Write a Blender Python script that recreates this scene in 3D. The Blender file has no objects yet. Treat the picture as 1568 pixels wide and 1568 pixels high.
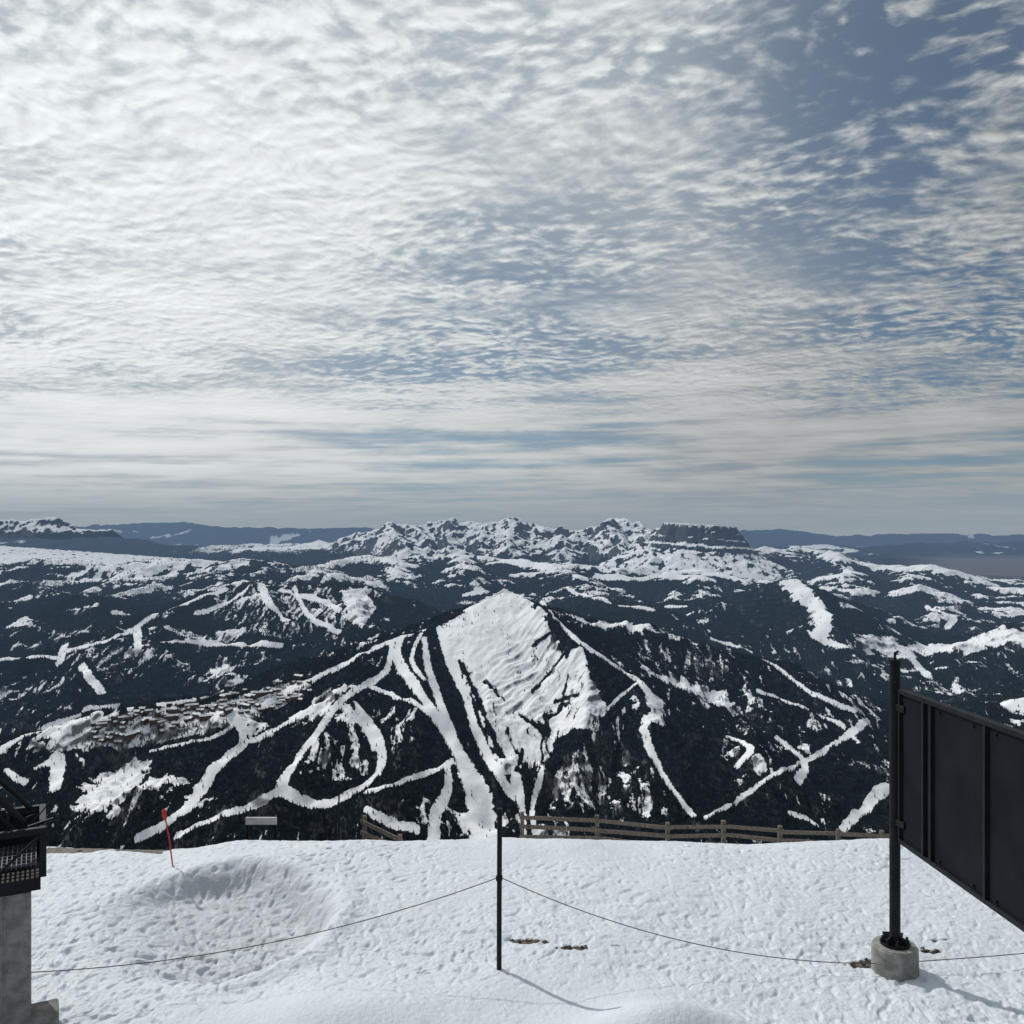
import bpy, math, numpy as np, random
from mathutils import Vector
rng=np.random.default_rng(7); random.seed(7)
scene=bpy.context.scene
scene.view_settings.view_transform='Standard'; scene.view_settings.look='None'; scene.view_settings.exposure=0
S=1.155/1568.0; H=4.0; HZ=815.0
def w(px,py,D): return ((px-784)*S*D, D, H-(py-HZ)*S*D)
# ------------------------------------------------------------ noise
perm=rng.permutation(256); perm=np.concatenate([perm,perm]).astype(np.int32)
ang=rng.random(256)*2*np.pi; GX=np.cos(ang).astype(np.float32); GY=np.sin(ang).astype(np.float32)
def perlin(x,y):
    xi=np.floor(x); yi=np.floor(y); fx=(x-xi).astype(np.float32); fy=(y-yi).astype(np.float32)
    xi=xi.astype(np.int64)&255; yi=yi.astype(np.int64)&255
    u=fx*fx*fx*(fx*(fx*6-15)+10); v=fy*fy*fy*(fy*(fy*6-15)+10)
    def g(a,b,dx,dy):
        h=perm[perm[a&255]+(b&255)]; return GX[h]*dx+GY[h]*dy
    n00=g(xi,yi,fx,fy); n10=g(xi+1,yi,fx-1,fy); n01=g(xi,yi+1,fx,fy-1); n11=g(xi+1,yi+1,fx-1,fy-1)
    a=n00+(n10-n00)*u; b=n01+(n11-n01)*u
    return (a+(b-a)*v)*1.5
def fbm(x,y,o=4,g=.5,l=2.03):
    s=0;a=1;t=0
    for i in range(o):
        s=s+a*perlin(x+17.3*i,y-9.1*i); t+=a; a*=g; x=x*l; y=y*l
    return s/t
def ridged(x,y,o=5,g=.5,l=2.07):
    s=0;a=1;t=0
    for i in range(o):
        n=1-np.abs(perlin(x+31.7*i,y+11.9*i))*1.8; s=s+a*n; t+=a; a*=g; x=x*l;y=y*l
    return s/t
def sst(a,b,x):
    t=np.clip((x-a)/(b-a),0,1); return t*t*(3-2*t)
# ------------------------------------------------------------ helpers
def mesh_obj(name,v,f,mats=(),smooth=False,parent=None,midx=None):
    me=bpy.data.meshes.new(name); me.from_pydata([tuple(map(float,p)) for p in v],[],f); 
    for m in mats: me.materials.append(m)
    if midx: me.polygons.foreach_set('material_index',midx)
    if smooth: me.polygons.foreach_set('use_smooth',[True]*len(me.polygons))
    me.update(); o=bpy.data.objects.new(name,me); scene.collection.objects.link(o)
    if parent: o.parent=parent
    return o
def np_mesh(name,co,faces,mat,smooth=True,attrs=None):
    n=len(co); k=faces.shape[1]; me=bpy.data.meshes.new(name)
    me.vertices.add(n); me.vertices.foreach_set('co',co.astype(np.float32).ravel())
    me.loops.add(faces.size); me.loops.foreach_set('vertex_index',faces.astype(np.int32).ravel())
    me.polygons.add(len(faces)); me.polygons.foreach_set('loop_start',np.arange(0,faces.size,k,dtype=np.int32))
    me.update(calc_edges=True)
    me.polygons.foreach_set('use_smooth',np.full(len(faces),smooth))
    me.materials.append(mat)
    for k2,a in (attrs or {}).items():
        at=me.attributes.new(k2,'FLOAT','POINT'); at.data.foreach_set('value',a.astype(np.float32).ravel())
    o=bpy.data.objects.new(name,me); scene.collection.objects.link(o); return o
def grid_faces(r,c):
    i=np.arange(r*c).reshape(r,c)
    return np.stack([i[:-1,:-1].ravel(),i[:-1,1:].ravel(),i[1:,1:].ravel(),i[1:,:-1].ravel()],1)
class NT:
    def __init__(s,nt): s.nt=nt; nt.nodes.clear()
    def n(s,t,ins=None,**kw):
        nd=s.nt.nodes.new(t)
        for k,v in kw.items(): setattr(nd,k,v)
        for k,v in (ins or {}).items():
            sk=nd.inputs[k]
            if isinstance(v,bpy.types.NodeSocket): s.nt.links.new(v,sk)
            else: sk.default_value=v
        return nd
    def m(s,op,a,b=0.0,c=0.0,clamp=False):
        return s.n('ShaderNodeMath',{0:a,1:b,2:c},operation=op,use_clamp=clamp).outputs[0]
    def vm(s,op,a,b=(0,0,0)):
        nd=s.n('ShaderNodeVectorMath',{0:a,1:b},operation=op)
        return nd.outputs['Value'] if op in('DOT_PRODUCT','LENGTH') else nd.outputs[0]
    def mr(s,v,a,b,c=0.0,d=1.0,smooth=True):
        return s.n('ShaderNodeMapRange',{'Value':v,'From Min':a,'From Max':b,'To Min':c,'To Max':d},interpolation_type='SMOOTHSTEP' if smooth else 'LINEAR').outputs[0]
    def mix(s,f,a,b,bt='MIX'):
        nd=s.n('ShaderNodeMix',data_type='RGBA',blend_type=bt)
        for k,v in ((0,f),(6,a),(7,b)):
            if isinstance(v,bpy.types.NodeSocket): s.nt.links.new(v,nd.inputs[k])
            else: nd.inputs[k].default_value=v if k==0 else (*v[:3],1)
        return nd.outputs[2]
    def noise(s,vec,scale,detail=4,rough=.5,dist=0.0):
        return s.n('ShaderNodeTexNoise',{'Vector':vec,'Scale':scale,'Detail':detail,'Roughness':rough,'Distortion':dist}).outputs[0]
def new_mat(name):
    m=bpy.data.materials.new(name); m.use_nodes=True; return m,NT(m.node_tree)
def surf_mat(name,col,col2,rough=.6,metal=0,scale=8,bump=.1,spec=.4,stretch=(1,1,1),detail=6):
    m,t=new_mat(name); tc=t.n('ShaderNodeTexCoord').outputs['Object']
    v=t.vm('MULTIPLY',tc,stretch); nz=t.noise(v,scale,detail,.6)
    c=t.mix(t.mr(nz,.35,.65),col,col2)
    nf=t.noise(v,scale*9,3,.6)
    b=t.n('ShaderNodeBump',{'Height':t.m('ADD',nz,t.m('MULTIPLY',nf,.4)),'Strength':bump,'Distance':.02}).outputs[0]
    p=t.n('ShaderNodeBsdfPrincipled',{'Base Color':c,'Roughness':rough,'Metallic':metal,'Normal':b,'Specular IOR Level':spec})
    t.n('ShaderNodeOutputMaterial',{'Surface':p.outputs[0]}); return m
# ------------------------------------------------------------ terrain ridges (px,py,D),slope
R=[]
def ridge(pts,slope,k=40): R.append(([w(*p) for p in pts],slope,k))
ridge([(770,906,4000),(735,921,3950),(700,944,3850),(640,968,3700),(560,985,3600),(480,1010,3450),(400,1042,3300),(300,1072,3150),(150,1092,3000),(0,1130,2800),(-200,1180,2600)],.38,16)
ridge([(770,906,4000),(810,918,3900),(850,944,3700),(893,986,3450),(905,1060,3150),(890,1130,2850),(880,1200,2650)],.62,8)
ridge([(840,932,4100),(900,946,4150),(1000,960,4050),(1100,985,3900),(1180,1020,3750),(1250,1050,3600),(1340,1088,3450),(1420,1130,3200)],.36,30)
ridge([(950,957,4050),(975,1045,3300),(1005,1110,2950),(1010,1190,2600)],.48,15)
ridge([(1150,1005,3800),(1170,1090,3200),(1150,1160,2850)],.42,20)
ridge([(560,985,3600),(530,1065,3080),(480,1130,2780),(430,1200,2500)],.38,20)
ridge([(640,968,3700),(640,1060,3120),(620,1150,2750),(600,1220,2450)],.40,15)
ridge([(745,925,3950),(745,1010,3480),(750,1090,3060),(765,1170,2750)],.46,10)
ridge([(400,1042,3300),(330,1110,2950),(270,1170,2700),(200,1230,2450)],.32,25)
ridge([(150,1092,3000),(110,1150,2750),(60,1220,2500)],.32,25)
ridge([(575,905,5600),(520,890,5800),(450,884,6000),(400,886,6000),(330,903,5800),(250,930,5400),(180,958,5100),(100,990,4800),(0,1025,4500),(-200,1060,4200)],.36,20)
ridge([(400,886,6000),(420,950,5100),(400,1000,4600)],.36,20)
ridge([(520,890,5800),(560,955,4950)],.40,20)
ridge([(250,930,5400),(240,990,4700)],.36,20)
ridge([(180,958,5100),(140,1030,4250)],.36,20)
ridge([(-200,870,8500),(0,862,8500),(80,858,8500),(150,862,8300),(250,856,8500),(390,858,8000),(480,872,7500)],.18)
ridge([(0,890,7000),(60,900,6600),(130,910,6300),(190,925,6000)],.25,30)
ridge([(500,860,8500),(600,848,9000),(700,845,9300),(760,852,9000),(850,865,8200),(950,870,8000),(1050,872,8200),(1170,884,8000)],.26,30)
ridge([(600,848,9000),(610,880,7600)],.3,25)
ridge([(700,845,9300),(735,880,7400)],.33,25)
ridge([(850,865,8200),(900,900,6800),(960,925,6000)],.26,25)
ridge([(1050,872,8200),(1090,910,6700),(1110,940,6000)],.25,25)
P=[(540,815,15000),(575,806,14500),(600,799,14000),(640,803,14000),(690,797,14200),(740,801,14000),(790,788,14200),(830,797,14000),(880,801,13800),(930,796,13500),(990,802,13000),(1020,806,12000),(1070,808,12000)]
ridge(P,.55,15)
for a,b in (((600,799,14000),(620,838,11000)),((640,803,14000),(655,830,12000)),((690,797,14200),(690,835,11500)),((740,801,14000),(735,828,12300)),((790,788,14200),(770,835,11500)),((830,797,14000),(825,826,12300)),((880,801,13800),(850,845,11000)),((930,796,13500),(960,850,10500)),((990,802,13000),(1000,850,10000))): ridge([a,b],.62,12)
ridge([(1175,905,6900),(1215,881,6500),(1248,900,6200),(1272,940,5700),(1300,990,5200),(1330,1030,4800)],.42,15)
ridge([(1320,975,5900),(1400,972,5800),(1480,974,5600),(1560,958,5500),(1750,950,5400)],.3,30)
ridge([(1480,974,5600),(1500,1020,4900)],.3,25)
ridge([(1170,836,11000),(1230,835,11500),(1290,850,10500),(1380,864,10000),(1440,868,9500),(1500,895,9000),(1580,905,8500),(1800,905,8000)],.3,30)
ridge([(1380,864,10000),(1400,900,8000),(1440,935,7000)],.3,25)
ridge([(1290,850,10500),(1300,890,8500)],.3,25)
ridge([(1750,1010,4200),(1568,1062,3700),(1500,1092,3500),(1440,1135,3200)],.35)
ridge([(-300,802,19000),(-60,800,19000),(0,799,19000),(40,797,19000),(95,788,19000),(120,801,19000),(165,812,19000)],.6,15)
ridge([(-300,812,30000),(100,806,32000),(200,801,36000),(280,799,36000),(330,806,32000),(450,808,30000),(560,806,30000)],.25,80)
ridge([(-300,830,17000),(0,822,17000),(100,824,16500),(200,826,16500),(330,830,16000),(480,832,15000),(560,828,16000)],.2,60)
ridge([(1120,812,28000),(1200,810,30000),(1280,820,30000),(1400,816,32000),(1500,818,32000),(1800,820,30000)],.25,80)
ridge([(1250,832,20000),(1350,836,19000),(1500,828,24000),(1700,828,22000)],.12,80)
# fan grid
NU=1300
us=np.linspace(-.76,.76,NU)
def gs(a,b,n): return np.exp(np.linspace(np.log(a),np.log(b),n,endpoint=False))
Ys=np.concatenate([gs(31,1800,60),gs(1800,8000,780),gs(8000,20000,340),gs(20000,75000,90),[75000]])
NR=len(Ys)
U,Y=np.meshgrid(us.astype(np.float32),Ys.astype(np.float32)); X=U*Y
FD=[0,11.6,30,60,200,500,1500,2400,3000,4500,6000,9000,12000,20000,40000,90000]
FZ=[0,0,-7.6,-24,-100,-260,-640,-880,-890,-830,-740,-560,-480,-420,-380,-350]
Z=np.interp(Y,FD,FZ).astype(np.float32)
sc=np.clip(Y/5000,.6,3)
calm=sst(620,260,np.hypot((X-20)*.8,(Y-3600)*.6))   # smooth open bowl under the central summit
wx=X+fbm(X/700,Y/700,3)*85*sc*sst(1500,2400,Y)*(1-.6*calm); wy=Y+fbm(X/700+40,Y/700+13,3)*85*sc*sst(1500,2400,Y)*(1-.6*calm)
for pts,sl,k in R:
    pts=np.array(pts); ys=pts[:,1]
    reach=900+ (ys.max()*.12)
    a=np.searchsorted(Ys,ys.min()-reach); b=np.searchsorted(Ys,ys.max()+reach)
    xx=wx[a:b]; yy=wy[a:b]; best=np.full(xx.shape,-1e9,np.float32)
    for (x0,y0,z0),(x1,y1,z1) in zip(pts[:-1],pts[1:]):
        dx,dy=x1-x0,y1-y0; L=dx*dx+dy*dy
        t=np.clip(((xx-x0)*dx+(yy-y0)*dy)/L,0,1)
        d=np.hypot(xx-x0-t*dx,yy-y0-t*dy)
        h=z0+t*(z1-z0)-sl*(np.sqrt(d*d+(k*.8)**2)-k*.8)
        np.maximum(best,h,out=best)
    zz=Z[a:b]; hh=np.clip(.5+.5*(best-zz)/k,0,1)
    Z[a:b]=zz*(1-hh)+best*hh+k*hh*(1-hh)*.5
far=sst(7500,12000,Y)
n1=ridged(X/620+3,Y/620+1,6,.52)-.62
n2=ridged(X/1700+8,Y/1700+5,7,.55)-.62
amp=sst(1500,2300,Y)
pkm=sst(9500,11500,Y)*sst(17500,15500,Y)*sst(-.20,-.13,U)*sst(.26,.2,U)
Z+=amp*((1-far)*n1*92*(1-.75*calm)+far*n2*(190+150*pkm)*(1-.5*sst(16000,26000,Y)))
wx2=X+fbm(X/300,Y/300,3)*70
gul=ridged(wx2/120+4,Y/430+2,4,.42)-.6
Z+=amp*sst(6500,4500,Y)*gul*(21-10*calm)
# oblique rock ribs dropping from the summit crest into the bowl
ca,sa=-240/424.,-350/424.
al=(X-100)*ca+(Y-3600)*sa; ac=(X-100)*-sa+(Y-3600)*ca
ribm=calm*sst(-80,60,X+.25*(3700-Y))*sst(2900,3100,Y)
rib=ridged(ac/60+.3*fbm(X/150,Y/150,2),al/420,3,.5)-.55
Z+=ribm*rib*15
Z+=amp*fbm(X/60,Y/60,3)*(3.0-1.6*calm)
# flat-topped cliffed mountain
mx,my=(1070-784)*S*10900,10900.
ta=np.arctan2(Y-my,X-mx); rm=np.hypot((X-mx)/430,(Y-my)/520)*(1+.14*fbm(np.cos(ta)*2.2+3,np.sin(ta)*2.2,4,.6))+.14*fbm(X/300,Y/300,4,.55)
dm=(rm-1)*430+18*fbm(X/500,Y/500,2)
top=4-(804-815)*S*10900
tilt=-.07*(X-mx)
cl=np.where(dm<0,dm*.03,-np.interp(dm,[0,25,60,85,120,150,230,255,320,370,450,1600],[0,75,95,160,175,235,265,310,340,370,405,1000]))
mz=top+tilt+np.where(dm<0,fbm(X/150,Y/150,3)*4,cl)+fbm(X/90,Y/160,4,.55)*26*sst(0,120,dm)
Z0=Z; Z=np.where((Y>8800)&(Y<13500),np.maximum(Z,mz),Z).astype(np.float32)
mesa=sst(-6,6,mz-Z0)*((Y>8800)&(Y<13500))
# open flat valley far right
fl=sst(.42,.5,U)*sst(10000,10800,Y)*sst(19000,17000,Y)
Z=Z*(1-fl)+fl*(-500+Z*.03)
ZP=HZ-(Z-H)/Y/S   # elevation sighting of each ground point
def hit(px,py):
    c=int(np.clip(round(((px-784)*S+.76)/1.52*(NU-1)),0,NU-1))
    col=ZP[60:,c]; idx=np.argmax(col<=py) 
    if not (col<=py).any(): idx=int(np.argmin(col))
    D=Ys[60+idx]; return ((px-784)*S*D, D)
snow=np.zeros_like(Z)
ed=fbm(X/60+5,Y/60,4,.6); ed2=fbm(X/26+5,Y/26,3,.6)
def sub(x0,x1,y0,y1):
    a=max(0,np.searchsorted(Ys,y0)-1); b=min(NR,np.searchsorted(Ys,y1)+1)
    u0=min(x0/y0,x0/y1); u1=max(x1/y0,x1/y1)
    c=max(0,np.searchsorted(us,u0)-1); d=min(NU,np.searchsorted(us,u1)+1)
    return slice(a,b),slice(c,d)
near=np.full_like(Z,1e6); piste=np.zeros_like(Z)
def catmull(pts):
    # round the corners of a trail centre line
    if len(pts)<3: return pts
    P_=[pts[0]]+list(pts)+[pts[-1]]; out=[]
    for i in range(1,len(P_)-2):
        p0,p1,p2,p3=[np.array(P_[j],float) for j in (i-1,i,i+1,i+2)]
        for t in (0,.25,.5,.75): out.append(tuple(.5*((2*p1)+(-p0+p2)*t+(2*p0-5*p1+4*p2-p3)*t*t+(-p0+3*p1-3*p2+p3)*t**3)))
    out.append(tuple(pts[-1])); return [(a,b,max(c,2)) for a,b,c in out]
def run(pts,cut=False,dens=14,k=1.0,rg=.38):
    pts=catmull(pts)
    q=[]
    for (a,b,c),(d,e,f) in zip(pts[:-1],pts[1:]):
        n=max(1,int(math.hypot(d-a,e-b)/dens))
        for i in range(n): t=i/n; q.append((a+(d-a)*t,b+(e-b)*t,c+(f-c)*t))
    q.append(pts[-1]); g=[(*hit(p[0],p[1]),p[2]*.93*k+.6) for p in q]
    for (x0,y0,w0),(x1,y1,w1) in zip(g[:-1],g[1:]):
        if abs(y1-y0)>.25*y0: continue
        r=max(w0*S*y0,w1*S*y1)*1.3+45
        sl=sub(min(x0,x1)-r,max(x0,x1)+r,min(y0,y1)-2*r,max(y0,y1)+2*r)
        xx=X[sl];yy=Y[sl]*.5; dx=x1-x0;dy=(y1-y0)*.5; L=dx*dx+dy*dy+1e-6
        t=np.clip(((xx-x0)*dx+(yy-y0*.5)*dy)/L,0,1)
        d=np.hypot(xx-x0-t*dx,yy-y0*.5-t*dy); hw=.5*(w0+(w1-w0)*t)*S*y0
        q_=d/hw
        if cut: snow[sl]*=1-sst(1.25,.6,q_+ed[sl]*1.3)
        else:
            m_=sst(1.12,.9,q_+(ed2 if rg<.5 else ed)[sl]*rg); snow[sl]=np.maximum(snow[sl],m_); piste[sl]=np.maximum(piste[sl],sst(2.0,1.0,q_)); near[sl]=np.minimum(near[sl],np.maximum(d-hw,0))
def inside(pts,rag=1.0):
    q=[]
    for (a,b),(d,e) in zip(pts,pts[1:]+pts[:1]):
        n=max(1,int(math.hypot(d-a,e-b)/12))
        for i in range(n): t=i/n; q.append((a+(d-a)*t,b+(e-b)*t))
    g=np.array([hit(*p) for p in q]); 
    sl=sub(g[:,0].min()-30,g[:,0].max()+30,g[:,1].min()-50,g[:,1].max()+50)
    xx=X[sl]+ed[sl]*30*rag; yy=Y[sl]+fbm(X[sl]/90,Y[sl]/90,3)*60*rag; ins=np.zeros(xx.shape,bool)
    for (x0,y0),(x1,y1) in zip(g,np.roll(g,-1,0)):
        if y0==y1: continue
        c=((y0>yy)!=(y1>yy))&(xx<(x1-x0)*(yy-y0)/(y1-y0)+x0); ins^=c
    return sl,ins
def poly(pts,val=1.0,rag=1.0):
    sl,ins=inside(pts,rag); snow[sl]=np.maximum(snow[sl],ins*val)
def thin(pts,lo,hi,amt,rag=1.5):
    sl,ins=inside(pts,rag); snow[sl]=np.where(ins,snow[sl]*(1-amt*sst(lo,hi,st[sl])),snow[sl])
def streaky(pts,val=.6,rag=2):
    sl,ins=inside(pts,rag); snow[sl]=np.maximum(snow[sl],ins*val*sst(-.2,.3,st[sl]+.4*st2[sl]))
# natural openings
nb=fbm(X/420+11,Y/260+3,5,.6); st=fbm(wx2/30,Y/260+7,4,.62); st2=fbm(X/26+9,Y/60+2,4,.6)
nr=Y<5600
base=sst(.19,.36,nb+.3*st)*.8
base=np.maximum(base,sst(.14,.5,st*.9+.7*nb+.08)*.5*nr)
base=np.maximum(base,sst(.28,.57,st2+.3*nb)*.6*nr)
midf=sst(5200,8500,Y)
# snow keeps to crests and open shoulders further back: use local convexity of the ground
def blur(A,r):
    c=np.cumsum(np.pad(A,((r+1,r),(0,0)),mode='edge'),0,dtype=np.float64); A=(c[2*r+1:]-c[:-2*r-1])/(2*r+1)
    c=np.cumsum(np.pad(A,((0,0),(r+1,r)),mode='edge'),1,dtype=np.float64); return ((c[:,2*r+1:]-c[:,:-2*r-1])/(2*r+1))
conv=(Z-blur(blur(Z,14),14))/(Y*.0035)
nb2=fbm(X/700+2,Y/700+9,6,.66)*.6+np.clip(conv,-1.2,1.2)*.24-.01
fine=fbm(X/70,Y/110,4,.65)
base=base*(1-midf)+midf*sst(.01,.2,nb2+.46*fine)*.9
far2=sst(9500,11500,Y)*sst(16500,14500,Y)*sst(-.42,-.3,U)*sst(.36,.26,U)
gzr,gzc=np.gradient(Z); 
slope=np.hypot(gzr/np.gradient(Ys)[:,None], gzc/(Y*(us[1]-us[0])))
rk_n=fbm(X/120,Y/220,4,.65)
highpk=sst(-400,-200,Z+fbm(X/500,Y/500,4)*140)
base=base*(1-far2)+far2*(.15*base+.85*highpk*sst(.95,.55,slope+rk_n*.65))
ff=sst(9000,12500,Y)*(1-far2); base*=1-.75*ff
ff=sst(14500,17500,Y); base=base*(1-ff)+ff*sst(.2,.4,fbm(X/1500,Y/3000,5,.6))*.6
pk=sst(17300,17900,Y)*sst(21000,20000,Y)*(U<-.40); base=np.maximum(base,pk*sst(-60,60,Z+rk_n*200)*sst(.9,.45,slope+rk_n*.5)*.95)
base=base*(1-mesa)+mesa*np.where(dm<0,.98,sst(.80,.40,slope+rk_n*.5)*.9)
def dark(px,py,rx,ry,am=1):
    x,y=hit(px,py); r=np.hypot((X-x)/(rx*S*y),(Y-y)/(ry*S*y*3)); 
    base[:]=base*(1-am*sst(1.2,.7,r))
dark(640,915,60,25); dark(1060,1180,60,50,.85); dark(930,1040,25,25,.8); dark(420,1160,60,40,.7);dark(620,1160,60,50,.6);dark(1310,1180,60,60,.6);dark(760,880,20,5)
dark(1080,925,100,15,.85); dark(540,1020,60,20,.6); dark(1370,930,70,15,.8); dark(980,900,200,9,.6); dark(1000,1010,80,22,.5); dark(640,1080,60,50,.5); dark(300,960,90,25,.5)
base*=(1-fl)
snow[:]=base
streaky([(500,1100),(540,1085),(570,1130),(560,1185),(480,1195),(450,1180)],.68)
streaky([(590,1085),(640,1090),(640,1145),(600,1150)],.65)
streaky([(830,1180),(1000,1175),(1020,1245),(840,1260)],.5)
streaky([(960,985),(1110,990),(1180,1040),(1100,1060),(980,1030)],.4)
streaky([(1230,1040),(1350,1080),(1350,1140),(1250,1120)],.65)
streaky([(1100,1080),(1230,1100),(1240,1180),(1120,1160)],.35)
streaky([(340,905),(400,890),(560,900),(560,960),(420,980),(320,940)],.5)
streaky([(90,1000),(180,970),(200,1030),(120,1060)],.5)
poly([(672,962),(720,930),(770,903),(800,912),(832,945),(850,985),(872,1010),(860,1060),(855,1130),(830,1180),(800,1205),(770,1180),(748,1140),(732,1080),(700,1030),(682,1000)])
poly([(872,1000),(893,992),(905,1040),(930,1085),(905,1110),(860,1130),(845,1100),(860,1040)],1)
poly([(985,1050),(1015,1075),(1018,1118),(985,1115),(992,1085)])
thin([(790,1000),(850,980),(872,1015),(850,1060),(800,1055)],.05,.27,.6)
thin([(820,1090),(870,1070),(910,1110),(850,1190),(790,1210),(775,1170)],-.1,.2,.85)
thin([(685,1000),(730,1005),(760,1055),(745,1085),(710,1050)],.05,.3,.6)
thin([(750,1080),(800,1095),(805,1175),(760,1140)],.1,.3,.7)
thin([(672,962),(715,945),(735,975),(700,1000)],.15,.35,.5)
for c_ in [[(703,1012,5),(725,1055,8),(745,1105,10),(768,1160,12)],[(742,1045,6),(772,1072,6)],[(866,1000,4),(842,1030,7),(815,1060,5)],[(795,1095,6),(832,1120,6)],[(880,1118,9),(850,1160,12),(838,1205,16)],[(683,985,4),(676,1010,7)],[(850,1075,5),(885,1065,5)],[(800,1150,5),(790,1185,7)],[(855,965,3),(835,975,4),(815,990,3)],[(870,1035,5),(858,1085,5)]]: run(c_,True)
for r in [
 [(615,975,9),(608,1010,13),(635,1050,14),(660,1085,14),(690,1130,17),(710,1170,27),(732,1220,40),(742,1285,46)],
 [(650,978,7),(655,1020,12),(668,1060,13),(685,1110,14),(700,1150,17)],
 [(672,962,7),(690,1020,11),(712,1062,12),(725,1110,12),(748,1160,12),(785,1220,9)],
 [(600,990,8),(590,1030,9),(555,1052,9),(518,1078,10),(480,1130,11),(440,1185,13),(430,1208,17)],
 [(430,1208,16),(470,1230,13),(520,1225,11),(570,1195,11),(585,1160,14),(572,1115,11),(545,1078,7)],
 [(520,1078,6),(548,1100,8),(575,1140,12)],[(645,970,5),(630,1010,6),(650,1040,5)],
 [(650,965,7),(600,982,7),(560,1000,8),(480,1040,8),(400,1082,8),(360,1098,8)],
 [(360,1098,8),(372,1140,11),(325,1180,20),(302,1220,18),(262,1255,11),(210,1285,8)],
 [(430,1210,9),(380,1238,7),(320,1257,7),(270,1282,6)],
 [(505,1055,5),(450,1100,6),(400,1130,6),(370,1140,6)],
 [(685,1175,9),(686,1210,13),(668,1245,17),(664,1285,20)],
 [(692,1165,8),(640,1190,6),(560,1212,5)],[(560,1240,6),(600,1262,7),(640,1270,8)],
 [(790,1195,18),(800,1240,9),(802,1285,8)],[(830,1180,8),(815,1240,7),(820,1280,7)],
 [(560,1050,6),(640,1080,7),(690,1120,6)],
 [(830,925,6),(850,945,7),(890,983,8),(940,1018,9),(985,1050,11),(1008,1085,13)],
 [(985,1115,11),(1000,1160,12),(1030,1210,9),(1062,1250,8)],[(975,1045,4),(930,1085,3)],
 [(1090,980,5),(1150,998,5),(1200,1030,6),(1245,1062,6),(1320,1092,6)],
 [(1160,1058,5),(1220,1080,5),(1290,1110,7)],[(1115,1130,8),(1150,1145,10),(1128,1172,7)],
 [(1080,1252,5),(1130,1225,4),(1180,1190,5),(1240,1162,5),(1330,1108,8)],[(1190,1130,6),(1232,1168,8),(1222,1195,10)],
 [(100,985,8),(92,1015,9)],[(95,1000,9),(150,985,6),(200,967,7),(250,936,7),(345,903,8)],[(125,1020,8),(155,1060,11)],
 [(400,893,11),(412,925,9),(440,950,8)],[(430,905,8),(490,920,8),(520,935,6)],[(380,900,6),(345,925,6),(300,940,5)],[(450,900,5),(470,940,5),(520,970,5)],[(210,965,9),(212,1000,8)],[(250,982,6),(330,986,5),(430,990,7)],
 [(130,1086,6),(200,1080,6),(280,1076,5),(340,1060,5)],[(0,1148,12),(50,1122,8),(120,1098,6)],[(60,1178,14),(88,1165,17),(85,1205,15)],
 [(150,1132,4),(220,1120,4),(300,1100,4),(380,1072,4),(460,1048,4)],[(230,1150,3),(330,1128,3),(365,1100,4)],
 [(0,1010,7),(60,1005,4),(95,1010,4)],[(10,1180,6),(40,1200,5)],
 [(1215,898,36),(1245,925,22),(1262,958,20),(1250,975,14),(1292,992,10)],[(1395,1008,14),(1420,1035,12)],
 [(860,900,5),(930,922,6),(1000,934,6)],[(880,882,8),(960,886,9),(1050,880,8),(1165,884,9)],[(770,858,11),(850,872,9)],
 [(1020,930,5),(1050,928,5)],[(710,912,5),(735,905,6)],[(1420,930,5),(1460,945,6),(1450,962,7)],
 [(-20,852,4),(40,851,5),(90,852,4)],
 [(1210,1245,5),(1250,1260,6)],[(1290,1270,9),(1345,1215,12),(1362,1200,9)],[(1540,1080,30),(1600,1075,50)]]: run(r,rg=.9 if r[0][2]>20 else .36)
# dense timber borders beside the cut trails
bd=sst(26,8,near)*(snow<.6)*(Y<4600)
snow*=(1-.9*bd)
# groomed trails are smooth: ease out small bumps under them
Z=(Z*(1-piste*.85)+blur(Z,5)*piste*.85).astype(np.float32)
poly([(120,1212),(165,1188),(232,1175),(205,1215),(172,1252),(130,1242)],.9,1.8)
sl,ins=inside([(85,885),(150,867),(250,858),(400,860),(380,868),(300,880),(200,888),(110,893)],1.5)
pn=fbm(X[sl]/110,Y[sl]/300,4,.6); snow[sl]=np.maximum(snow[sl]*.6,ins*.95*sst(.22,-.02,pn))
poly([(520,905),(560,905),(575,930),(555,965),(535,950)],.8)
poly([(1310,975),(1350,973),(1380,986),(1460,987),(1510,968),(1600,960),(1600,980),(1500,996),(1440,1000),(1400,1004),(1330,1000)],.97,2.2)
poly([(60,1150),(150,1110),(300,1085),(430,1050),(480,1045),(440,1080),(330,1120),(250,1140),(150,1150)],.42,.5)
# ------------------------------------------------------------ sun/world
SUN_EL=math.radians(43); AZ=math.radians(-45)
sd=Vector((math.sin(AZ)*math.cos(SUN_EL),math.cos(AZ)*math.cos(SUN_EL),math.sin(SUN_EL)))
sl_=bpy.data.lights.new('sun','SUN'); sl_.energy=2.6; sl_.angle=math.radians(.8); sl_.color=(1,.965,.91)
so=bpy.data.objects.new('sun',sl_); so.rotation_euler=(-sd).to_track_quat('-Z','Y').to_euler(); scene.collection.objects.link(so)
wd=bpy.data.worlds.new('World'); scene.world=wd; wd.use_nodes=True; t=NT(wd.node_tree)
try: wd.cycles.sampling_method='NONE'
except Exception: pass
sky=t.n('ShaderNodeTexSky',sky_type='NISHITA',sun_disc=False,sun_elevation=SUN_EL,sun_rotation=AZ%(2*math.pi),altitude=3300).outputs[0]
tc=t.n('ShaderNodeTexCoord').outputs['Generated']; d=t.vm('NORMALIZE',tc)
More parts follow.
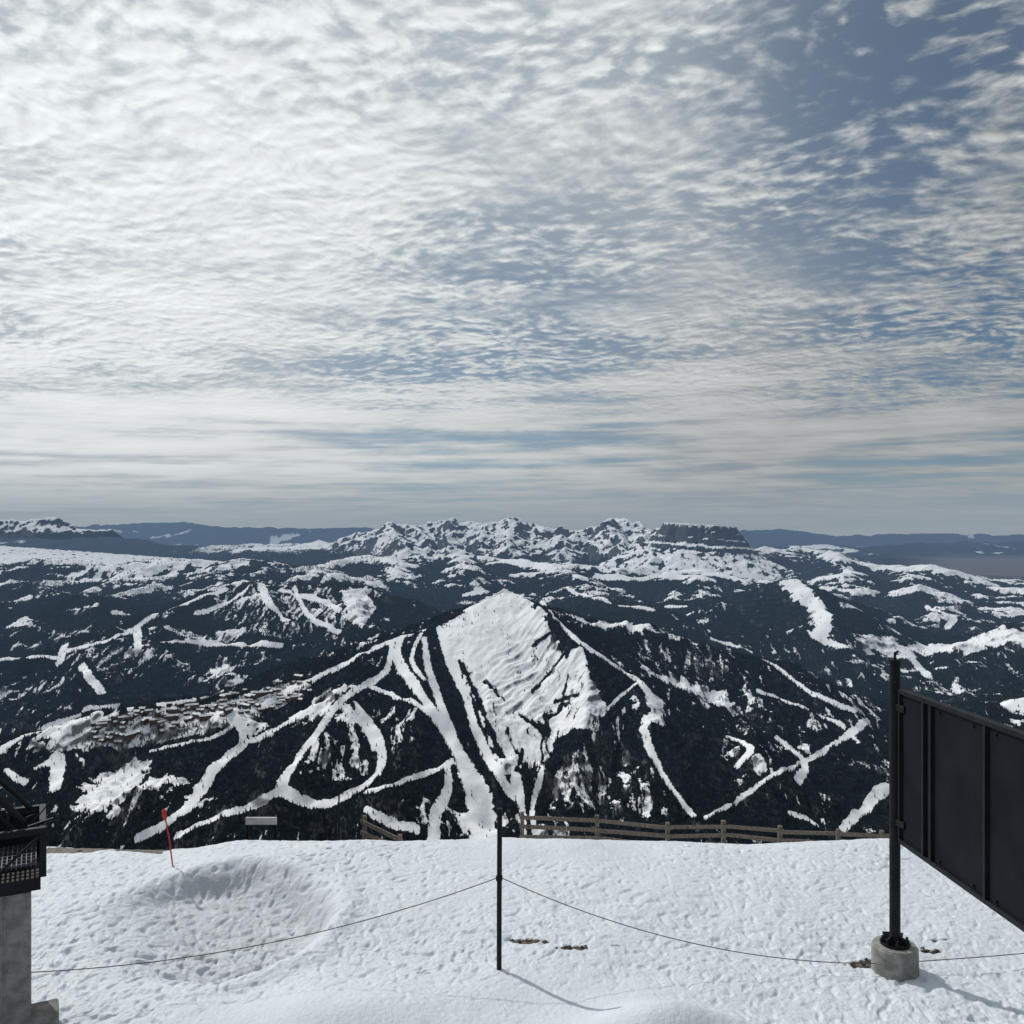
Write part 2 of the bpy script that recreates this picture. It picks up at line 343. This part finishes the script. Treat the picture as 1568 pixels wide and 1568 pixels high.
sx=t.n('ShaderNodeSeparateXYZ',{0:d}); x_,y_,z_=sx.outputs
zc=t.m('ADD',t.m('MAXIMUM',z_,0.0),.12)
Pv=t.n('ShaderNodeCombineXYZ',{0:t.m('DIVIDE',x_,zc),1:t.m('DIVIDE',y_,zc),2:0.0}).outputs[0]
Pa=t.n('ShaderNodeVectorRotate',{'Vector':t.vm('MULTIPLY',Pv,(.6,1,1)),'Angle':math.radians(14)},rotation_type='Z_AXIS').outputs[0]
def skydir(px,py):
    return Vector(((px-784)*S,1,-(py-HZ)*S)).normalized()
def spot(px,py,r0,r1):
    v=skydir(px,py); dt=t.vm('DOT_PRODUCT',d,tuple(v)); return t.mr(dt,math.cos(r0),math.cos(r1))
big=t.noise(Pa,1.5,2,.5)
mid=t.noise(Pa,3.6,4,.58)
wn=t.n('ShaderNodeTexNoise',{'Vector':Pv,'Scale':3.0,'Detail':1.0}).outputs[1]
Pw=t.vm('ADD',t.vm('MULTIPLY',Pv,(.9,1,1)),t.vm('MULTIPLY',wn,(.14,.14,.14)))
Pw=t.n('ShaderNodeVectorRotate',{'Vector':Pw,'Angle':math.radians(25)},rotation_type='Z_AXIS').outputs[0]
Pw=t.vm('MULTIPLY',Pw,(.95,1.1,1))
def puffs(off,det,rg):
    q=t.vm('ADD',Pw,off); return t.noise(q,21,det,rg)
pf=puffs((0,0,0),4,.5); pf2=puffs((-.008,.018,0),2,.5)
Sv=t.n('ShaderNodeCombineXYZ',{0:t.m('MULTIPLY',x_,1.9),1:t.m('MULTIPLY',t.m('ADD',z_,t.m('MULTIPLY',x_,-.012)),t.mr(z_,.05,.3,58,36,False)),2:0.0}).outputs[0]
streak=t.noise(Sv,1.0,6,.6)
highf=t.mr(z_,.09,.20); lowf=t.mr(z_,.26,.12)
gapA=spot(1020,230,.34,.04); gapB=spot(1640,0,.40,.06); gapC=spot(760,610,.26,.02); gapD=spot(1330,120,.22,.02); gapE=spot(1450,630,.2,.02)
left=spot(150,150,.75,.15); rightc=spot(1400,430,.36,.06); topm=spot(1000,10,.22,.04); lowm=spot(900,520,.3,.05)
pv=t.mr(big,.36,.62,1.25,.45)
pamp=t.m('SUBTRACT',t.m('MULTIPLY',t.m('MULTIPLY_ADD',highf,2.6,.30),pv),t.m('MULTIPLY',gapA,.7))
pamp=t.m('MAXIMUM',pamp,.2)
cov=t.m('MULTIPLY_ADD',t.m('SUBTRACT',mid,.5),1.4,.62)
cov=t.m('ADD',cov,t.m('MULTIPLY',t.m('SUBTRACT',big,.48),.6))
cov=t.m('ADD',cov,t.m('MULTIPLY',t.m('SUBTRACT',pf,.5),pamp))
cov=t.m('ADD',cov,t.m('MULTIPLY',t.m('SUBTRACT',streak,.47),t.m('MULTIPLY',lowf,4.2)))
for g,a in ((gapA,-.40),(gapB,-.24),(gapC,-.22),(gapD,-.08),(gapE,-.16),(left,.22),(rightc,.22),(topm,.24),(lowm,.14)):
    cov=t.m('ADD',cov,t.m('MULTIPLY',g,a))
alpha=t.mr(cov,.10,1.05)
sdot=t.vm('DOT_PRODUCT',d,tuple(sd)); glow=t.mr(sdot,.30,1.0)
relief=t.m('MULTIPLY',t.m('SUBTRACT',pf,pf2),t.m('MULTIPLY',highf,.5))
shade=t.m('ADD',t.m('MULTIPLY_ADD',glow,.50,.39),relief)
shade=t.m('ADD',shade,t.m('MULTIPLY',t.m('SUBTRACT',mid,.5),.25))
shade=t.m('ADD',shade,t.m('MULTIPLY',t.m('MULTIPLY',t.m('SUBTRACT',streak,.5),lowf),.4))
shade=t.m('MAXIMUM',shade,.1)
K=10.0
cl=t.n('ShaderNodeCombineXYZ',{0:t.m('MULTIPLY',shade,K*.95),1:t.m('MULTIPLY',shade,K*.995),2:t.m('MULTIPLY',shade,K*.995)}).outputs[0]
veilc=t.n('ShaderNodeCombineXYZ',{0:t.m('MULTIPLY_ADD',glow,2.8,2.1),1:t.m('MULTIPLY_ADD',glow,2.9,2.55),2:t.m('MULTIPLY_ADD',glow,2.8,3.1)}).outputs[0]
veil=t.m('SUBTRACT',.93,t.m('MULTIPLY',gapB,.55),clamp=True)
veil=t.m('SUBTRACT',veil,t.m('MULTIPLY',t.m('MAXIMUM',t.m('MAXIMUM',gapC,gapE),t.m('MULTIPLY',gapD,.25)),.42),clamp=True)
skyb=t.mix(1.0,sky,(.43,.55,.56),'MULTIPLY')
c=t.mix(veil,skyb,veilc); c=t.mix(alpha,c,cl)
hz=t.mr(z_,.005,.085,1,0); c=t.mix(t.m('MULTIPLY',hz,.9),c,(2.8,3.3,3.75))
bg=t.n('ShaderNodeBackground',{'Color':c,'Strength':.1}); t.n('ShaderNodeOutputWorld',{'Surface':bg.outputs[0]})
# ------------------------------------------------------------ terrain material
HAZEC=(.12,.185,.285,1)  # airlight colour; haze is painted into the ground as emission growing with distance
tm,t=new_mat('mountain_ground'); geo=t.n('ShaderNodeNewGeometry'); pos=geo.outputs['Position']; nor=geo.outputs['Normal']
at=t.n('ShaderNodeAttribute',attribute_name='snow').outputs['Fac']; hz=t.n('ShaderNodeAttribute',attribute_name='haze').outputs['Fac']; dr=t.n('ShaderNodeAttribute',attribute_name='dry').outputs['Fac']
fs=t.noise(pos,.035,5,.7); fs2=t.noise(t.vm('MULTIPLY',pos,(1,.35,.35)),.09,3,.7)
v=t.m('ADD',t.m('MULTIPLY',at,1.35),t.m('ADD',t.m('MULTIPLY',t.m('SUBTRACT',fs,.5),.95),t.m('MULTIPLY',t.m('SUBTRACT',fs2,.5),.9)))
f=t.mr(v,.40,.57)
nz=t.n('ShaderNodeSeparateXYZ',{0:nor}).outputs[2]
rock=t.mr(t.m('ADD',nz,t.m('MULTIPLY',t.m('SUBTRACT',fs,.5),.3)),.77,.67)
sn=t.mix(fs,(.76,.785,.83),(.84,.86,.885))
fo=t.mix(t.mr(fs,.3,.7),(.008,.013,.019),(.024,.033,.041))
fo=t.mix(dr,fo,(.13,.12,.13))
rk=t.mix(fs2,(.035,.04,.05),(.12,.12,.13))
cc=t.mix(f,fo,sn); cc=t.mix(t.m('MULTIPLY',rock,.85),cc,rk)
bp=t.n('ShaderNodeBump',{'Height':fs,'Strength':.4,'Distance':6.0}).outputs[0]
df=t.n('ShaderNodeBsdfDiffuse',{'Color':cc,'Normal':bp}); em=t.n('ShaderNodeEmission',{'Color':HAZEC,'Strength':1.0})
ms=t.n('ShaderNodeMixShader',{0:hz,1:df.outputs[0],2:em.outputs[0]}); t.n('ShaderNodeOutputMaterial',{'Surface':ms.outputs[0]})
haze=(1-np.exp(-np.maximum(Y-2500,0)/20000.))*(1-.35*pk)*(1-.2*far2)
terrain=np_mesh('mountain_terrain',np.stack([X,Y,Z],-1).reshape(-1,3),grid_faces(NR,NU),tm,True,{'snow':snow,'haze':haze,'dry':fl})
# ------------------------------------------------------------ forest
def scatter(N,y0,y1,sz):
    ty=np.sqrt(rng.random(N)*(y1*y1-y0*y0)+y0*y0); tu=(rng.random(N)*2-1)*.64; tx=tu*ty
    ri=np.interp(ty,Ys,np.arange(NR)); ci=(tu+.76)/1.52*(NU-1)
    r0=np.clip(ri.astype(int),0,NR-2); c0=np.clip(ci.astype(int),0,NU-2); fr=ri-r0; fc=ci-c0
    def samp(A): return (A[r0,c0]*(1-fr)*(1-fc)+A[r0+1,c0]*fr*(1-fc)+A[r0,c0+1]*(1-fr)*fc+A[r0+1,c0+1]*fr*fc)
    tz=samp(Z); ts=samp(snow); cl_=fbm(tx/50,ty/50,3,.6)
    prob=np.clip(.95-ts*1.45+cl_*.6*(ts<.7),0,1); prob=np.where(ts>.8,.012*(1-.6*samp(calm)),prob)
    keep=rng.random(N)<prob*.85
    tx,ty,tz=tx[keep],ty[keep],tz[keep]; n=len(tx)
    hh=(6+8*rng.random(n))*sz; rr=hh*(.14+.07*rng.random(n))*(1+.3*(sz-1))
    a0=rng.random(n)*6.28; k=5
    V=np.zeros((n,6,3),np.float32)
    for i in range(k):
        a=a0+i*2*np.pi/k; rj=rr*(.75+.5*rng.random(n))
        V[:,i,0]=tx+np.cos(a)*rj; V[:,i,1]=ty+np.sin(a)*rj; V[:,i,2]=tz-1+hh*.06*rng.random(n)
    V[:,5,0]=tx; V[:,5,1]=ty; V[:,5,2]=tz+hh
    return V
V=np.concatenate([scatter(590000,1900.,6200.,1.0),scatter(170000,6200.,9200.,1.35)]); n=len(V); print('trees',n); k=5
b=(np.arange(n)*6)[:,None,None]; F=np.array([[i,(i+1)%k,5] for i in range(k)])[None]+b
fm,t=new_mat('conifer_foliage'); pos=t.n('ShaderNodeNewGeometry').outputs['Position']
n3=t.noise(pos,.3,1,.6); n4=t.noise(pos,.008,2,.6)
cc=t.mix(t.mr(n3,.3,.7),(.005,.010,.012),(.026,.038,.036)); cc=t.mix(t.mr(n4,.4,.65,0,.6),cc,(.028,.036,.032))
hzf=t.mr(t.vm('LENGTH',pos),2200,9200,0.015,.29,smooth=False)  # same painted haze on the trees: emission mixed in by distance
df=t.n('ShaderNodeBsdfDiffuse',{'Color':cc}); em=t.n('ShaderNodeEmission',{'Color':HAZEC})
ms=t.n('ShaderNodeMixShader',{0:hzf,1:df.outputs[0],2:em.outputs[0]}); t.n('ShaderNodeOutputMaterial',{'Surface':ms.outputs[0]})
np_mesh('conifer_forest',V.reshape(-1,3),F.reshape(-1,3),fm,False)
# ------------------------------------------------------------ village
wall=surf_mat('lodge_wall',(.055,.042,.035),(.12,.095,.08),.8,scale=.1); roofm=surf_mat('snowy_roof',(.5,.52,.55),(.78,.8,.83),.8,scale=.05)
vv=[];vf=[];vi=[]
for i in range(120):
    tt=random.random(); px=150+330*tt+random.uniform(-25,25); py=1128-75*tt+random.uniform(-18,18)
    x,y=hit(px,py); c=int((x/y+.76)/1.52*(NU-1)); z=float(Z[min(NR-1,np.searchsorted(Ys,y)),c])-2
    big_=random.random()<.18
    L=random.uniform(16,26) if big_ else random.uniform(7,14);B=random.uniform(5,8);h=random.uniform(12,18) if big_ else random.uniform(7,11);a=random.choice([0,.5,1.2,-.6]);q=len(vv)
    for (lx,ly,lz) in [(-L,-B,0),(L,-B,0),(L,B,0),(-L,B,0),(-L,-B,h),(L,-B,h),(L,B,h),(-L,B,h),(-L,0,h+4),(L,0,h+4),(-L-1,-B-1.2,h-.5),(L+1,-B-1.2,h-.5),(L+1,0,h+4.5),(-L-1,0,h+4.5),(L+1,B+1.2,h-.5),(-L-1,B+1.2,h-.5)]:
        vv.append((x+lx*math.cos(a)-ly*math.sin(a),y+lx*math.sin(a)+ly*math.cos(a),z+lz))
    for f_ in [(0,1,5,4),(1,2,6,5),(2,3,7,6),(3,0,4,7),(5,6,9),(4,8,7)]: vf.append(tuple(q+j for j in f_)); vi.append(0)
    for f_ in [(10,11,12,13),(13,12,14,15)]: vf.append(tuple(q+j for j in f_)); vi.append(1)
mesh_obj('ski_village_lodges',vv,vf,(wall,roofm),midx=vi)
# ------------------------------------------------------------ foreground snow
def scoop(x,y):
    dx=(x+3.15)/1.32; dy=(y-9.25)/1.45
    r=np.hypot(dx,dy)+.08*perlin(x*1.1+4,y*1.1)+.02*perlin(x*4,y*4)
    side=sst(-1.1,.1,dx+.6*dy)
    return dx,dy,r,side
def zfg(x,y,full=True):
    yc=11.62-.30*sst(-3.6,-4.4,x)+.05*np.sin(x*1.7)-.10*sst(2,5,x)
    q=(y-yc)/.22; sp=.22*np.where(q>20,q,np.log1p(np.exp(np.clip(q,-30,20))))
    z=-.40*sp
    dx,dy,r,side=scoop(x,y)
    depth=.30+.10*np.clip(dx,-.5,1)
    z=z-depth*side*sst(1.02,.66,r)
    z=z+.05*side*np.exp(-((r-1.08)/.11)**2)*sst(-1.0,.2,dx)
    z=z+.27*np.exp(-(((x-1.25)/.62)**2+((y-6.95)/.36)**2))+.16*np.exp(-(((x+1.5)/1.1)**2+((y-7.15)/.45)**2))
    z=z+.08*fbm(x*.55,y*.55,2)+.018*fbm(x*1.6+3,y*1.3,3)
    if full:
        inner=side*sst(1.1,.8,r)
        rough=np.clip(.52+.9*fbm(x*.45+9,y*.5+2,2)+.75*inner+.5*sst(-1.5,-3,x)*sst(9.5,8,y)+.35*sst(.6,2.5,x)*sst(8.4,7.6,y),.16,1.5)
        sm=1-.92*np.exp(-(((x-1.25)/.8)**2+((y-6.95)/.5)**2)); rough=rough*sm*(1-.8*np.exp(-(((x+1.5)/1.2)**2+((y-7.1)/.5)**2)))
        wxx=x+.08*perlin(x*3,y*3); 
        n=fbm(wxx*8,y*5.5,4,.66)
        pit=np.maximum(0,perlin(wxx*12.5+7,y*7.6)-.14)
        pit2=np.maximum(0,perlin(wxx*4.8+1,y*3.3+3)-.33)
        z=z+rough*(.018*n-.050*pit-.036*pit2)+.005*fbm(x*26,y*17,2)*(.4+rough)
    return z
cu=np.linspace(-.78,.78,1250); ry=np.concatenate([np.linspace(2,6.4,50,endpoint=False),np.linspace(6.4,12.4,640,endpoint=False),np.linspace(12.4,36,80)])
U2,Y2=np.meshgrid(cu,ry); X2=U2*Y2; Z2=zfg(X2,Y2)
dirt=sst(.0,.25,fbm(X2*1.2,Y2*1.2,3)+sst(-4.0,-4.6,X2)-.55)*sst(11.1,11.3,Y2)
for (px,py,rx,ry_) in ((812,1442,.20,.05),(880,1452,.16,.05),(1330,1470,.22,.08),(1425,1452,.12,.04),(1440,1437,.12,.02),(655,1487,.03,.03),(945,1447,.06,.02)):
    D=H/((py-HZ)*S); xx=(px-784)*S*D
    dirt=np.maximum(dirt,sst(1.0,.6,np.hypot((X2-xx)/rx,(Y2-D)/ry_)+.9*fbm(X2*9,Y2*9,3)))
Z2=Z2-.02*dirt
dx,dy,r,side=scoop(X2,Y2); scoop_shade=np.clip(side*sst(1.05,.85,r)*(.75+.8*fbm(X2*2,Y2*4,3)),0,1)  # shade inside the hollow, painted in as a greyer snow colour
m,t=new_mat('snow_surface'); pos=t.n('ShaderNodeNewGeometry').outputs['Position']; da=t.n('ShaderNodeAttribute',attribute_name='dirt').outputs['Fac']; shd=t.n('ShaderNodeAttribute',attribute_name='scoop_shade').outputs['Fac']
a=t.noise(pos,1.3,3,.6); b_=t.noise(pos,24,4,.7); g_=t.noise(pos,160,1,.6)
sn=t.mix(a,(.58,.635,.70),(.68,.725,.775)); sn=t.mix(shd,sn,t.mix(b_,(.38,.41,.45),(.59,.62,.66)))
sp=t.mr(b_,.64,.74); sn=t.mix(t.m('MULTIPLY',sp,.5),sn,(.3,.29,.28))
dc=t.mix(b_,(.05,.04,.033),(.16,.13,.105)); cc=t.mix(t.mr(t.m('ADD',da,t.m('MULTIPLY',t.m('SUBTRACT',b_,.5),.8)),.4,.6),sn,dc)
hb=t.m('ADD',t.m('MULTIPLY',b_,1.0),t.m('MULTIPLY',g_,.35))
bp=t.n('ShaderNodeBump',{'Height':hb,'Strength':.55,'Distance':.028}).outputs[0]
p=t.n('ShaderNodeBsdfPrincipled',{'Base Color':cc,'Roughness':.55,'Normal':bp,'Specular IOR Level':.35}); t.n('ShaderNodeOutputMaterial',{'Surface':p.outputs[0]})
np_mesh('snow_ground',np.stack([X2,Y2,Z2],-1).reshape(-1,3),grid_faces(len(ry),len(cu)),m,True,{'dirt':dirt,'scoop_shade':scoop_shade})
def gz(x,y): return float(zfg(np.array([float(x)]),np.array([float(y)]),False)[0])
# ------------------------------------------------------------ build tools
class B:
    def __init__(s): s.v=[];s.f=[];s.m=[]
    def box(s,c,d,rz=0,m=0,ch=.0):
        q=len(s.v);cx,cy,cz=c
        for sz in(-1,1):
            for (sx,sy) in((-1,-1),(1,-1),(1,1),(-1,1)):
                lx,ly=sx*d[0]/2,sy*d[1]/2; s.v.append((cx+lx*math.cos(rz)-ly*math.sin(rz),cy+lx*math.sin(rz)+ly*math.cos(rz),cz+sz*d[2]/2))
        for f in((3,2,1,0),(4,5,6,7),(0,1,5,4),(1,2,6,5),(2,3,7,6),(3,0,4,7)): s.f.append(tuple(q+i for i in f)); s.m.append(m)
    def beam(s,a,b,w_,h_,m=0,jit=0):
        a=Vector(a);b=Vector(b);d=(b-a).normalized(); up=Vector((0,0,1)) if abs(d.z)<.95 else Vector((0,1,0))
        sd_=d.cross(up).normalized(); u=sd_.cross(d).normalized(); q=len(s.v)
        for p in(a,b):
            for (i,j) in((-1,-1),(1,-1),(1,1),(-1,1)):
                s.v.append(tuple(p+sd_*(i*w_/2+random.uniform(-jit,jit))+u*(j*h_/2+random.uniform(-jit,jit))))
        for f in((3,2,1,0),(4,5,6,7),(0,1,5,4),(1,2,6,5),(2,3,7,6),(3,0,4,7)): s.f.append(tuple(q+i for i in f)); s.m.append(m)
    def tube(s,pts,r,n=12,m=0,cap=True):
        pts=[Vector(p) for p in pts]; q=len(s.v); rs=r if isinstance(r,(list,tuple)) else [r]*len(pts)
        for i,p in enumerate(pts):
            d=(pts[min(i+1,len(pts)-1)]-pts[max(i-1,0)]).normalized(); up=Vector((0,0,1)) if abs(d.z)<.9 else Vector((0,1,0))
            a=d.cross(up).normalized(); b=a.cross(d).normalized()
            for k in range(n):
                t_=2*math.pi*k/n; s.v.append(tuple(p+(a*math.cos(t_)+b*math.sin(t_))*rs[i]))
        for i in range(len(pts)-1):
            for k in range(n): s.f.append((q+i*n+k,q+i*n+(k+1)%n,q+(i+1)*n+(k+1)%n,q+(i+1)*n+k)); s.m.append(m)
        if cap:
            s.f.append(tuple(q+k for k in range(n))[::-1]); s.m.append(m)
            s.f.append(tuple(q+(len(pts)-1)*n+k for k in range(n))); s.m.append(m)
    def obj(s,name,mats,parent=None,bevel=0):
        o=mesh_obj(name,s.v,s.f,mats,midx=s.m,parent=parent)
        if bevel:
            bm=o.modifiers.new('b','BEVEL'); bm.width=bevel; bm.segments=2; bm.limit_method='ANGLE'
        return o
def empty(name):
    e=bpy.data.objects.new(name,None); scene.collection.objects.link(e); return e
black=surf_mat('black_steel',(.005,.006,.008),(.011,.012,.015),.55,0,6,.08,.2); blackp=surf_mat('black_panel',(.003,.0045,.008),(.007,.009,.014),.65,0,2.5,.05,.12)
conc=surf_mat('concrete',(.17,.17,.16),(.30,.295,.275),.85,0,9,.4,.2)
wood=surf_mat('weathered_wood',(.09,.07,.055),(.21,.175,.145),.85,0,6,.3,.2,(6,6,1.2)); galv=surf_mat('galvanised_grating',(.06,.065,.07),(.14,.15,.16),.5,.4,20,.1)
red=surf_mat('red_marker',(.45,.02,.012),(.55,.035,.018),.5,0,10,.05); white=surf_mat('painted_board',(.5,.53,.56),(.72,.74,.77),.6,0,3,.1)
ropem=surf_mat('dark_rope',(.05,.045,.045),(.13,.12,.11),.9,0,60,.2)
# sign on pole with footing
root=empty('trail_sign_board'); PX,PY=3.52,8.15
b=B(); b.tube([(PX,PY,.12),(PX,PY,2.80)],.048,20); b.tube([(PX,PY,2.80),(PX,PY,2.83)],.054,20); b.tube([(PX,PY,2.83),(PX,PY,2.90)],.012,8)
b.tube([(PX,PY,.215),(PX,PY,.235)],.13,16)
for i in range(4):
    a=i*math.pi/2+.6; b.beam((PX+.045*math.cos(a),PY+.045*math.sin(a),.275),(PX+.115*math.cos(a),PY+.115*math.sin(a),.25),.012,.07)
    a+=.78; b.tube([(PX+.105*math.cos(a),PY+.105*math.sin(a),.2),(PX+.105*math.cos(a),PY+.105*math.sin(a),.285)],.012,8); b.tube([(PX+.105*math.cos(a),PY+.105*math.sin(a),.237),(PX+.105*math.cos(a),PY+.105*math.sin(a),.257)],.022,6)
b.obj('post',(black,),root)
b=B(); b.tube([(PX,PY,-.25),(PX,PY,.19),(PX,PY,.215)],[.21,.20,.185],36); o=b.obj('concrete_footing',(conc,),root)
ln=lambda D:(PX+.03+(8.15-D)*.047)
b=B(); zt,zb=2.55,1.19
def pan(ya,yb): 
    b.beam((ln(ya),ya,(zt+zb)/2),(ln(yb),yb,(zt+zb)/2),.022,zt-zb-.04,1)
pan(8.04,7.67); pan(7.62,7.55); pan(7.5,6.76); pan(6.7,5.4); pan(5.35,3.4)
for z in (zt,zb): b.beam((ln(8.1),8.1,z),(ln(3.4),3.4,z+(.02 if z==zt else .03)),.07,.04)
for yy in (8.07,7.645,7.525,6.73,5.37,3.4): b.beam((ln(yy),yy,zb+.021),(ln(yy),yy,zt-.021),.075 if yy>4 else .06,.035)
for z in(1.35,2.4): b.beam((PX-.0,8.15,z),(ln(8.03),8.0,z),.05,.06)
for yy in(7.4,6.9,6.6,6.2,5.8):
    for z in(zt-.06,zb+.06): b.tube([(ln(yy)-.012,yy,z),(ln(yy)-.03,yy,z)],.011,6)
b.obj('panels',(black,blackp),root,.003)
b=B(); x5=ln(3.5)+.02; b.tube([(x5,3.4,-.1),(x5,3.4,2.9)],.048,16); b.obj('near_post',(black,),root)
# rope line post
root=empty('rope_line_post'); b=B(); b.tube([(-.118,8.1,-.2),(-.116,8.1,.7),(-.112,8.105,1.46)],.023,14); b.tube([(-.112,8.105,1.46),(-.112,8.105,1.475)],.026,14)
b.tube([(-.117,8.1,.82),(-.117,8.1,.86)],.031,14); b.obj('post',(black,),root)
def cat(a,bp_,sag,n=30):
    a=Vector(a);bp_=Vector(bp_); return [a.lerp(bp_,i/n)-Vector((0,0,sag*4*(i/n)*(1-i/n))) for i in range(n+1)]
root=empty('boundary_rope'); b=B(); b.tube(cat((-.14,8.1,.84),(-4.1,7.45,.30),.17),.004,6)
b.tube(cat((-.09,8.1,.84),(3.35,8.1,.06),.20),.004,6); b.tube(cat((3.35,8.1,.06),(7.5,8.6,.25),.06),.004,6); b.obj('rope',(ropem,),root)
# red marker
root=empty('red_marker_pole'); b=B(); x0=-4.03;y0_=10.6; g=gz(x0,y0_)
b.tube([(x0,y0_,g-.2),(x0-.07,y0_,.35),(x0-.13,y0_,.66)],.009,8); b.obj('stake',(red,),root)
b=B(); b.tube([(x0-.115,y0_,.56),(x0-.122,y0_,.60),(x0-.130,y0_,.67),(x0-.134,y0_,.69)],[.014,.026,.028,.008],10); b.obj('top_reflector',(red,),root)
# fence
def fence(name,posts,zr):
    root=empty(name); b=B()
    for (px,pt,D) in posts:
        x,y,z=w(px,pt,D); b.beam((x,y,z-1.6),(x+random.uniform(-.02,.02),y,z+.06),.13,.13,jit=.008)
    b.obj('posts',(wood,),root,.006); b=B()
    for (p0,p1) in zip(posts[:-1],posts[1:]):
        a=Vector(w(*p0));c=Vector(w(*p1))
        for k in range(3):
            o=Vector((0,-.085,-.10-.31*k)); j=random.uniform(-.03,.03); b.beam(a+o+Vector((-.1,0,j)),c+o+Vector((.1,0,-j)),.04,.13,jit=.008)
    b.obj('rails',(wood,),root,.004)
fence('wooden_fence',[(800,1246,30),(915,1251,30.3),(1022,1262,30.5),(1108,1259,30.6),(1195,1267,30.6),(1283,1272,30.6),(1350,1274,30.7),(1430,1277,31),(1520,1280,31),(1620,1285,31)],0)
fence('wooden_fence',[(558,1252,28),(612,1281,27),],0)
# info board beyond crest
root=empty('slope_sign'); b=B(); x,y,z=w(400,1257,24); b.beam((x-.42,y,z),(x+.42,y,z),.05,.2); b.obj('board',(white,),root,.01)
b=B(); [b.beam((x+dx,y+.05,z-1.9),(x+dx,y+.05,z+.08),.06,.06) for dx in(-.38,.38)]; b.obj('legs',(black,),root)
b=B(); x,y,z=w(519,1198,28); b.tube([(x,y,-7.5),(x,y,z)],[.035,.025],8); b.box((x,y,z-.1),(.12,.03,.14)); b.obj('trail_marker_post',(black,))
# left steel stair platform on concrete pier (local x=0 at its right edge)
root=empty('lift_platform'); root.location=(-3.80,7.0,0); root.rotation_euler=(0,0,math.radians(28))
b=B(); b.box((-.55,.30,.42),(1.1,.6,1.48)); 
for x in(-.18,-.40): b.box((x,-.004,.42),(.012,.01,1.46))
b.obj('concrete_pier',(conc,),root,.012)
b=B(); b.box((.07,.12,.02),(.26,.25,.30)); b.obj('concrete_block',(conc,),root,.02)
b=B(); b.box((-.5,.30,1.225),(1.14,.66,.10)); b.box((-.48,-.03,1.645),(1.18,.05,.05)); b.box((-.48,.62,1.645),(1.18,.05,.05))
b.box((.085,.30,1.645),(.05,.60,.05)); b.box((.085,-.03,1.45),(.05,.05,.34)); b.box((.085,.62,1.45),(.05,.05,.34)); b.box((-.30,-.03,1.45),(.035,.035,.34))
b.box((-.48,.655,1.44),(1.18,.012,.36))
b.beam((-.28,-.03,1.30),(.06,-.03,1.60),.02,.02); b.beam((-.9,.62,1.35),(.06,.62,1.60),.02,.02)
b.obj('steel_frame',(black,),root,.004)
b=B()
for i in range(30): b.box((-.95+i*.034,.30,1.36),(.007,.55,.03))
for i in range(7): b.box((-.46,.05+i*.08,1.366),(1.0,.006,.02))
b.obj('grating_tread',(galv,),root)
b=B()
b.tube([(-.75,.05,2.55),(-.40,.05,2.16),(-.05,.05,1.70)],.026,8); b.tube([(-.75,.05,2.36),(-.40,.05,1.99),(-.12,.05,1.66)],.016,8); b.tube([(-.75,.5,2.5),(-.35,.5,2.08),(.0,.5,1.68)],.022,8)
for x in(-.62,-.45,-.30,-.16): b.beam((x,.05,1.66),(x,.05,2.52-(x+.75)*1.22),.022,.022)
for x in(-.6,-.44,-.3): b.beam((x,.05,1.67),(x+.14,.05,2.25-(x+.6)*1.1),.012,.012)
b.tube([(-.02,.05,1.66),(.16,.05,1.70)],.014,8); b.beam((.02,.2,1.66),(.14,.2,1.80),.01,.01)
b.obj('railing',(black,),root)
# rocks by pole
rk=surf_mat('rock',(.045,.037,.03),(.13,.11,.09),.9,0,20,.6,.2)
b=B()
for (px,py,n,sx_) in ((812,1442,16,.2),(878,1452,10,.16),(1330,1468,8,.15),(1425,1452,6,.08)):
    D=H/((py-HZ)*S); cx=(px-784)*S*D
    for i in range(n):
        x=cx+random.gauss(0,sx_*.5); y=D+random.gauss(0,.03); r=random.uniform(.008,.028); q=len(b.v); z=gz(x,y)
        for (lx,ly,lz) in((-1,0,0),(0,-1,0),(1,0,0),(0,1,0),(.2,.1,.7),(0,0,-1)): b.v.append((x+lx*r*random.uniform(.7,1.5),y+ly*r*random.uniform(.7,1.4),z+lz*r*random.uniform(.6,1.1)))
        for f_ in((0,1,4),(1,2,4),(2,3,4),(3,0,4),(1,0,5),(2,1,5),(3,2,5),(0,3,5)): b.f.append(tuple(q+j for j in f_)); b.m.append(0)
b.obj('exposed_rocks',(rk,))
# ------------------------------------------------------------ camera
cam=bpy.data.cameras.new('camera'); cam.lens=18/(.5775); cam.sensor_width=36; cam.shift_y=(815-784)/1568; cam.clip_start=.1; cam.clip_end=300000
co=bpy.data.objects.new('camera',cam); co.location=(0,0,H); co.rotation_euler=(math.pi/2,0,0); scene.collection.objects.link(co); scene.camera=co
